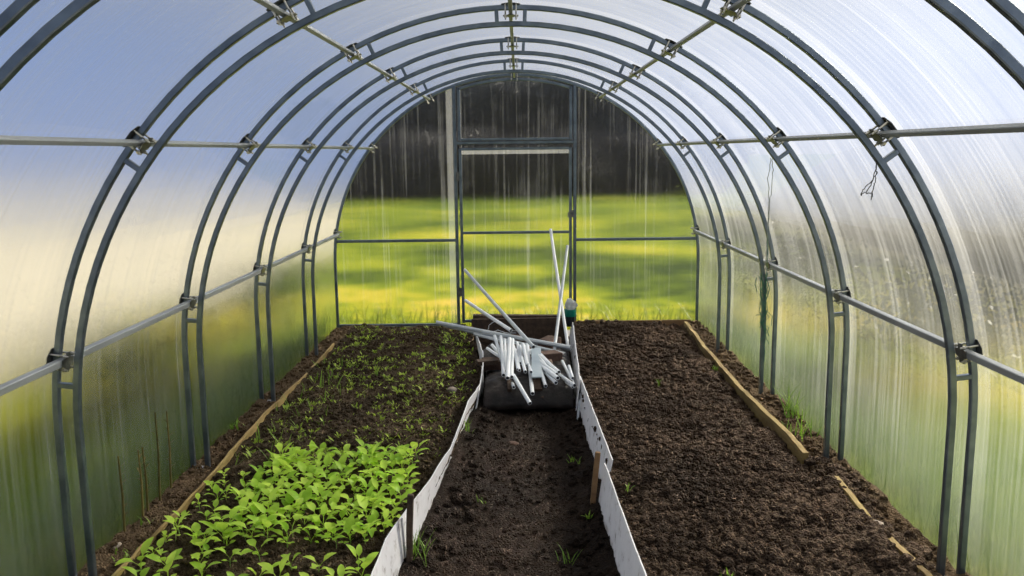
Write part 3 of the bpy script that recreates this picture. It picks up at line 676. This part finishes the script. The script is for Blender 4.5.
# ------------------------------------------------------------------ plants
def leaf(m, base, az, L, W, up, droop, mi=0, n=6, petiole=.35, fold=.25):
    """one curved paddle leaf on a short petiole"""
    d = Vector((math.cos(az), math.sin(az), 0)); s = Vector((-math.sin(az), math.cos(az), 0)); z = Vector((0, 0, 1)); p = Vector(base); el = up; vs = []; st = L / n
    for i in range(n + 1):
        t = i / n
        w = .0012 if t < petiole else W * math.sin(PI * min(1, ((t - petiole) / (1 - petiole)) ** .75 * .93 + .05)) ** .8
        dirv = d * math.cos(el) + z * math.sin(el); nv = -d * math.sin(el) + z * math.cos(el)
        vs += [p - s * w + nv * w * fold, p, p + s * w + nv * w * fold]; p = p + dirv * st; el -= droop / n
    m.add(vs, [(3 * i + j, 3 * i + j + 1, 3 * i + 4 + j, 3 * i + 3 + j) for i in range(n) for j in (0, 1)], mi, True)
def seedling(k, size):
    r = random.Random(k); m = MB(); h = r.uniform(.012, .028) * size
    m.tube([(0, 0, -.015), (0, 0, h)], .0018, 5, mi=1)
    nl = r.randint(5, 7); a0 = r.uniform(0, 6)
    for i in range(2): leaf(m, (0, 0, h * .7), a0 + i * PI + r.uniform(-.3, .3), .030 * size, .0085 * size, .5, .7, fold=.1)
    for i in range(nl - 2):
        leaf(m, (0, 0, h), a0 + 1.3 + i * 2.4 + r.uniform(-.3, .3), r.uniform(.055, .085) * size, r.uniform(.010, .0165) * size, r.uniform(.85, 1.45), r.uniform(.7, 1.7), fold=r.uniform(.15, .4))
    return m
def protos(name, n, size, lab, cat, group):
    out = []
    for k in range(n):
        o = seedling(k * 7 + 1, size).build(name, ['leaf', 'leaf_core'], loc=(0, 0, 0)); tag(o, lab, cat, group); out.append(o)
    return out
def place(protos_, pts, label=None, smin=.85, smax=1.2, tilt=.15):
    used = set()
    for i, (x, y, z) in enumerate(pts):
        p = protos_[i % len(protos_)]
        if i < len(protos_): o = p
        else: o = p.copy(); col.objects.link(o)
        if label: o['label'] = label
        o.location = (x, y, z); o.rotation_euler = (random.uniform(-tilt, tilt), random.uniform(-tilt, tilt), random.uniform(0, 6.28)); s = random.uniform(smin, smax); o.scale = (s, s, s)
hL = lambda x, y: float(h_left(np.array([x]), np.array([y]))[0]); hR = lambda x, y: float(h_right(np.array([x]), np.array([y]))[0]); hP = lambda x, y: float(h_path(np.array([x]), np.array([y]))[0])
def poisson(n, gen, dist):
    out = []; tries = 0
    while len(out) < n and tries < 20000:
        tries += 1; p = gen()
        if p and all((p[0] - q[0]) ** 2 + (p[1] - q[1]) ** 2 > dist ** 2 for q in out): out.append(p)
    return out
def g_dense():
    x, y = random.uniform(-1.14, -.47), random.uniform(3.02, 3.92)
    if x > float(XL(y)) - .05: return None
    if y < 3.30 and random.random() < .72: return None
    return (x, y, hL(x, y))
pts = poisson(150, g_dense, .05)
place(protos('seedling', 7, 1.22, 'bushy bright green leafy seedling in the thick stand on the left bed', 'seedling', 'seedlings in the thick stand'), pts)
def g_front():
    x, y = random.uniform(-1.34, -.50), random.uniform(2.45, 3.05)
    if x > float(XL(y)) - .05 : return None
    if y > 2.85 and x > -.85: return None
    return (x, y, hL(x, y))
pts = poisson(46, g_front, .085)
place(protos('seedling', 5, 1.2, 'leafy seedling in the looser rows at the bottom edge of the left bed', 'seedling', 'seedlings along the bottom edge'), pts)
def g_side():
    y = random.uniform(2.9, 3.75); x = random.uniform(-1.37, -1.12); return (x, y, hL(x, y))
pts = poisson(24, g_side, .075)
place(protos('seedling', 5, .8, 'small scattered leafy seedling between the thick stand and the wall plank', 'seedling', 'seedlings beside the wall plank'), pts)
# weed sprouts
def sprout(k, hgt, nb, wid, spread, grass=False):
    r = random.Random(k); m = MB()
    for i in range(nb):
        az = r.uniform(0, 6.28); b = (r.uniform(-spread, spread), r.uniform(-spread, spread), -.006)
        leaf(m, b, az, r.uniform(.6, 1.2) * hgt, wid * r.uniform(.7, 1.2), r.uniform(1.0, 1.5) if grass else r.uniform(.6, 1.3), r.uniform(.1, 1.0), n=5, petiole=.02 if grass else .45, fold=.2)
    return m
sp = []
for k in range(6):
    o = sprout(k + 50, .034, 7, .0042, .012).build('weed_sprout', 'sprout', loc=(0, 0, 0)); tag(o, 'tiny green weed sprout scattered over the rear of the left bed', 'sprout', 'weed sprouts on the rear of the left bed'); sp.append(o)
def g_sp():
    y = 3.95 + 3.1 * random.random() ** .9; x = random.uniform(-1.37, float(XL(y)) - .05)
    if fbm(np.array([x]), np.array([y]), 2.1, 2, 90)[0] < -.18 and random.random() < .7: return None
    return (x, y, hL(x, y))
place(sp, poisson(290, g_sp, .045), smin=.75, smax=1.6)
m = MB()
for x, y, z in poisson(620, g_sp, .012):
    for j in range(3): leaf(m, (x + random.uniform(-.008, .008), y + random.uniform(-.008, .008), z), random.uniform(0, 6.28), random.uniform(.010, .022), random.uniform(.002, .0035), random.uniform(.5, 1.3), .5, n=3, petiole=.3)
tag(m.build('weeds', 'sprout', loc=(0, 0, 0)), 'fine haze of minute weeds between the sprouts on the rear of the left bed', 'weeds', kind='stuff')
gs = []
for k in range(4):
    o = sprout(k + 80, .085, 3, .0022, .012, True).build('grass_sprout', 'grass', loc=(0, 0, 0)); tag(o, 'thin upright grass blade sprout in the left bed near its wall plank', 'grass', 'grass sprouts near the left plank'); gs.append(o)
def g_gs():
    y = random.uniform(3.8, 5.8); x = -1.37 + .35 * random.random() ** 1.6; return (x, y, hL(x, y))
place(gs, poisson(34, g_gs, .05), smin=.7, smax=1.4)
def tuft(p, hgt, nb, spread, label, mat='grass', seed=0, wid=.0025):
    o = sprout(seed + 200, hgt, nb, wid, spread, True).build('grass_tuft', mat, loc=(0, 0, 0)); o.location = p; return tag(o, label, 'grass')
tuft((-.395, 3.14, hP(-.395, 3.14)), .15, 26, .05, 'tall grass tuft on the path beside the dark left stake', seed=1)
tuft((.33, 3.52, hP(.33, 3.52)), .05, 9, .015, 'small green weed at the foot of the right stake', seed=2, wid=.006)
p = at(648, 555, z=-.1); tuft((.20, 3.16, hP(.20, 3.16)), .09, 8, .03, 'sparse grass tuft low on the path toward the right board', seed=3)
tuft((.30, 4.2, hP(.30, 4.2)), .06, 10, .025, 'faint weed on the path halfway along the right board', seed=4, wid=.004)
tuft((-.16, 3.75, hP(-.16, 3.75)), .05, 7, .02, 'tiny weed near the middle of the path', seed=5, wid=.003)
tuft((-.27, 4.6, hP(-.27, 4.6)), .09, 8, .02, 'thin grass at the left foot of the far path', seed=6)
tuft(at(793, 420, z=.02), .20, 26, .05, 'tallest bright grass tuft against the right wall between two arches', seed=7, wid=.003)
tuft(at(800, 436, z=.02), .11, 24, .07, 'low grass mat on the dirt strip in front of the tallest wall tuft', seed=8, wid=.003)
tuft(at(714, 371, z=.0), .05, 9, .02, 'small green weed at the foot of the right yellow plank', seed=9, wid=.004)
tuft(at(628, 490, z=.03), .04, 6, .015, 'small weed on the right bed beside the board joint', seed=10, wid=.004)
tuft(at(657, 385, z=.03), .07, 5, .02, 'faint grass blades in the middle of the far right bed', seed=11)
tuft(at(725, 577, z=.03), .04, 6, .02, 'tiny weed at the bottom edge of the right bed', seed=12, wid=.003)
tuft(at(238, 428, z=.0), .05, 16, .05, 'low leafy weeds by the left wall behind the second arch leg', seed=13, wid=.006)
tuft(at(122, 560, z=.0), .04, 12, .04, 'low weeds on the dirt strip at the lower left corner', seed=14, wid=.005)
tuft(at(150, 525, z=.0), .045, 9, .03, 'small weed on the left dirt strip beside the dark stalks', seed=15, wid=.005)
tuft(at(442, 352, z=.02), .07, 8, .02, 'brighter broad-leaved weed on the far left bed', seed=16, wid=.006)
tuft(at(377, 375, z=.02), .085, 4, .008, 'single upright grass shoot in the middle of the left bed', seed=17)

# ------------------------------------------------------------------ outside
g = MB(); G = 140; x0, x1, y0, y1, z = -1.6, 1.6, -1.55, 7.24, -.06
g.add([(-G, -40, z), (x0, -40, z), (x1, -40, z), (G, -40, z), (-G, y0, z), (x0, y0, z), (x1, y0, z), (G, y0, z), (-G, y1, z), (x0, y1, z), (x1, y1, z), (G, y1, z), (-G, 220, z), (x0, 220, z), (x1, 220, z), (G, 220, z)],
      [(0, 1, 5, 4), (1, 2, 6, 5), (2, 3, 7, 6), (4, 5, 9, 8), (6, 7, 11, 10), (8, 9, 13, 12), (9, 10, 14, 13), (10, 11, 15, 14)])
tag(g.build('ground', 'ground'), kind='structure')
# straw-coloured banks left and right
def bank(name, xs, y0, y1, h, seed):
    ys = np.linspace(y0, y1, 40); u = np.linspace(0, 1, 14); X = xs[0] + (xs[1] - xs[0]) * np.repeat(u[None], 40, 0); Y = np.repeat(ys[:, None], 14, 1)
    e = np.clip((Y - y0) / 3, 0, 1) * np.clip((y1 - Y) / 3, 0, 1)
    Zz = -.08 + h(Y) * e * np.sin(PI * np.clip(np.repeat(u[None], 40, 0), 0, 1)) ** .7 + .15 * fbm(X, Y, .8, 3, seed) * e
    V = np.stack([X, Y, Zz], -1).reshape(-1, 3); i = np.arange(39 * 14).reshape(-1, 14)[:, :-1].ravel(); Fq = np.stack([i, i + 1, i + 15, i + 14], -1)
    return tag(link(name, mesh_np(name, V, Fq, True), 'straw'), kind='structure')
bank('hill_right', (6, 14), -2, 24, lambda Y: 2.35 - .02 * Y, 3); bank('hill_left', (-16, -6), -2, 26, lambda Y: 2.25 + 0 * Y, 4)
U_ = random.uniform
M['shrub_leaf'] = leaf_mat('shrub_leaf', (.03, .05, .012), (.07, .10, .02), .3, 4)
# trees beyond the meadow
def tree_parts(k, mat, H, Rr):
    root = empty('tree', (0, 0, 0)); r = np.random.default_rng(k)
    m = MB(); m.tube([(0, 0, -.2), (.1, 0, H * .3), (0, .1, H * .8)], [.22, .15, .05], 8); m.build('trunk', 'bark', root)
    n = 2600; blobs = r.random((16, 3)) * np.array([2, 2, 1]) - np.array([1, 1, 0]); bR = Rr * (.3 + .25 * r.random(16)); blobs *= np.array([Rr * .8, Rr * .62, 1]); blobs[:, 2] = bR * .5 + blobs[:, 2] * (H - bR * 1.5)
    b = r.integers(0, 16, n); d = r.normal(size=(n, 3)); d /= np.linalg.norm(d, axis=1)[:, None]
    C = blobs[b] + d * (bR[b] * (.55 + .5 * r.random(n)))[:, None]
    A = r.normal(size=(n, 3)); A /= np.linalg.norm(A, axis=1)[:, None]; B = np.cross(A, r.normal(size=(n, 3))); B /= np.linalg.norm(B, axis=1)[:, None]
    s = (.18 + .22 * r.random(n))[:, None]; V = np.stack([C - A * s, C - B * s * .5, C + A * s, C + B * s * .5], 1).reshape(-1, 3); Fq = np.arange(4 * n).reshape(-1, 4)
    link('crown', mesh_np('crown', V, Fq), mat, root); return root
def copy_tree(o):
    c = o.copy(); col.objects.link(c)
    for ch in list(o.children): q = ch.copy(); col.objects.link(q); q.parent = c
    return c
pr = [tree_parts(1, 'tree_leaf', 4.9, 2.6), tree_parts(2, 'tree_leaf', 5.3, 2.5), tree_parts(3, 'tree_leaf_brown', 2.6, 1.6)]
spots = [(-7.6, 34.5, 1), (-5.2, 37, 0), (-2.6, 35, 1), (.2, 36, 0), (3, 34.5, 1), (5.6, 36.5, 0), (8.0, 35, 1), (-4, 41, 0), (1.6, 41, 1), (6.8, 41, 0), (-1.3, 31, 2), (-3.6, 30.4, 2), (4.4, 31.4, 2), (-6.2, 31, 2), (1.2, 30.2, 2), (2.9, 32, 2), (6.4, 30.6, 2), (-5.0, 32.3, 2), (-2.4, 32, 2), (5.4, 32.6, 2)]
tl_ = ['dark blurred tree of the row beyond the meadow behind the end wall', 'dark blurred tree of the row beyond the meadow behind the end wall', 'brownish blurred bush low before the dark trees behind the end wall']
seen = set()
for x, y, k in spots:
    o = pr[k] if k not in seen else copy_tree(pr[k]); seen.add(k)
    o.location = (x, y, -.1); o.rotation_euler.z = random.uniform(0, 6); s = random.uniform(.9, 1.15); s *= 1 - .3 * min(1, max(0, (abs(x) - 3.5) / 4)); o.scale = (s, s, s)
    tag(o, tl_[k], 'bush' if k == 2 else 'tree', 'bushes beyond the meadow' if k == 2 else 'trees beyond the meadow')
# dark shrubs outside either side wall, seen only as blurred patches
sh = {}
for nm, x, y, k, lb in (('shrub', 2.9, 5.6, 4, 'dark blurred shrub outside the right wall, nearest to the camera'), ('shrub', 2.7, 8.0, 5, 'dark blurred shrub outside the right wall, further back'),
                        ('shrub', -2.9, 5.0, 4, 'dark blurred shrub outside the left wall, nearest to the camera'), ('shrub', -2.8, 7.4, 5, 'dark blurred shrub outside the left wall, further back')):
    if k not in sh:
        r = np.random.default_rng(k); root = empty(nm, (0, 0, 0)); sh[k] = root
        m = MB()
        for j in range(6): m.tube([(0, 0, -.05), (U_(-.15, .15), U_(-.3, .3), .3), (U_(-.3, .3), U_(-.6, .6), .55)], .008, 5)
        m.build('stem', 'bark', root)
        n = 3500; C = r.normal(size=(n, 3)) * np.array([.22, .42, .17]) + np.array([0, 0, .36]); A = r.normal(size=(n, 3)); A /= np.linalg.norm(A, axis=1)[:, None]; B = np.cross(A, r.normal(size=(n, 3))); B /= np.linalg.norm(B, axis=1)[:, None]
        s = (.016 + .016 * r.random(n))[:, None]; V = np.stack([C - A * s, C - B * s * .5, C + A * s, C + B * s * .5], 1).reshape(-1, 3)
        link('foliage', mesh_np('foliage', V, np.arange(4 * n).reshape(-1, 4)), 'shrub_leaf', root); o = root
    else: o = copy_tree(sh[k])
    o.location = (x, y, -.06); tag(o, lb, 'shrub')
# meadow grass close to the panels, and dark stalks by the left wall
def grass_stuff(name, n, gx, gy, hlo, hhi, label, mat, wid=.004):
    m = MB()
    for i in range(n):
        x, y = gx(), gy(); leaf(m, (x, y, -.07), random.uniform(0, 6.28), random.uniform(hlo, hhi), wid, random.uniform(1.1, 1.5), random.uniform(.1, .9), n=4, petiole=.02)
    return tag(m.build(name, mat, loc=(0, 0, 0)), label, 'grass', kind='stuff')
U = random.uniform
grass_stuff('grass', 700, lambda: U(-1.7, 1.7), lambda: 7.27 + .5 * random.random() ** 1.5, .06, .26, 'meadow grass growing just behind the end wall', 'grass_out')
grass_stuff('grass', 1300, lambda: -1.68 - .5 * random.random() ** 1.5, lambda: U(2.2, 7.2), .08, .34, 'grass growing outside along the left wall', 'grass_side')
grass_stuff('grass', 1300, lambda: 1.68 + .5 * random.random() ** 1.5, lambda: U(2.2, 7.2), .08, .34, 'grass growing outside along the right wall', 'grass_side')
sl = ['dark stalk against the left wall, leftmost of the five', 'second dark stalk from the left against the left wall', 'short thin stalk against the left wall, middle of the five', 'tallest yellow-brown stalk against the left wall', 'dark thin stalk against the left wall, rightmost of the five']
for k, (xa, ya, xb, yb) in enumerate([(118, 456, 125, 540), (138, 450, 143, 518), (142, 447, 148, 512), (155, 412, 160, 500), (166.5, 411, 171, 488)]):
    a = at(xa, ya, X=-1.548); b = at(xb, yb, X=-1.54); m = MB(); m.tube([b, b.lerp(a, .5) + Vector((.0, .01, 0)), a], [.0055, .0045, .003], 6)
    for j in range(7): q = b.lerp(a, .25 + .1 * j); leaf(m, q, U(0, 6), .035, .004, .9, .6, n=4)
    tag(m.build('stalk', 'stalk', loc=tuple(b)), sl[k], 'stalk')

# ------------------------------------------------------------------ light
SUN = Vector((.76, .42, .58)).normalized()
w = bpy.data.worlds.new('sky'); sc.world = w; w.use_nodes = True; nt = w.node_tree; nt.nodes.clear()
N = lambda t_, **k: (lambda nd: ([setattr(nd, a, b) for a, b in k.items()], nd)[1])(nt.nodes.new(t_))
def lk(a, b): nt.links.new(a, b)
tc = N('ShaderNodeTexCoord'); sx = N('ShaderNodeSeparateXYZ'); lk(tc.outputs['Generated'], sx.inputs[0])
rp = N('ShaderNodeValToRGB'); lk(sx.outputs[2], rp.inputs[0]); cr = rp.color_ramp
for e, (p, c) in zip([cr.elements[0], cr.elements[1], cr.elements.new(.5), cr.elements.new(.25)], [(0, (.82, .76, .68)), (1, (.05, .17, .85)), (.5, (.09, .26, 1.05)), (.18, (.36, .55, 1.05))]): e.position = p; e.color = (*c, 1)
dt = N('ShaderNodeVectorMath', operation='DOT_PRODUCT'); lk(tc.outputs['Generated'], dt.inputs[0]); dt.inputs[1].default_value = SUN
cl = N('ShaderNodeMath', operation='MAXIMUM'); lk(dt.outputs['Value'], cl.inputs[0]); cl.inputs[1].default_value = 0
def powr(e, s):
    a = N('ShaderNodeMath', operation='POWER'); lk(cl.outputs[0], a.inputs[0]); a.inputs[1].default_value = e
    b = N('ShaderNodeMath', operation='MULTIPLY'); lk(a.outputs[0], b.inputs[0]); b.inputs[1].default_value = s; return b.outputs[0]
ad = N('ShaderNodeMath', operation='ADD'); lk(powr(2.2, .75), ad.inputs[0]); lk(powr(14, 1.3), ad.inputs[1])
hal = N('ShaderNodeVectorMath', operation='SCALE'); hal.inputs[0].default_value = (1, .97, .92); lk(ad.outputs[0], hal.inputs['Scale'])
sm_ = N('ShaderNodeVectorMath', operation='ADD'); lk(rp.outputs[0], sm_.inputs[0]); lk(hal.outputs[0], sm_.inputs[1])
bg = N('ShaderNodeBackground'); lk(sm_.outputs[0], bg.inputs[0]); bg.inputs[1].default_value = 1.0
wo = N('ShaderNodeOutputWorld'); lk(bg.outputs[0], wo.inputs[0])
sl_ = bpy.data.lights.new('sun', 'SUN'); sl_.energy = 17.5; sl_.angle = math.radians(5); sl_.color = (1, .91, .76)
so = bpy.data.objects.new('sun', sl_); col.objects.link(so); so.rotation_euler = SUN.to_track_quat('Z', 'Y').to_euler(); so.location = SUN * 30

vs_ = sc.view_settings; vs_.view_transform = 'Standard'; vs_.look = 'None'; vs_.gamma = 1; vs_.use_curve_mapping = False; vs_.exposure = -0.68
sc.cycles.max_bounces = 10; sc.cycles.transparent_max_bounces = 16; sc.cycles.diffuse_bounces = 4
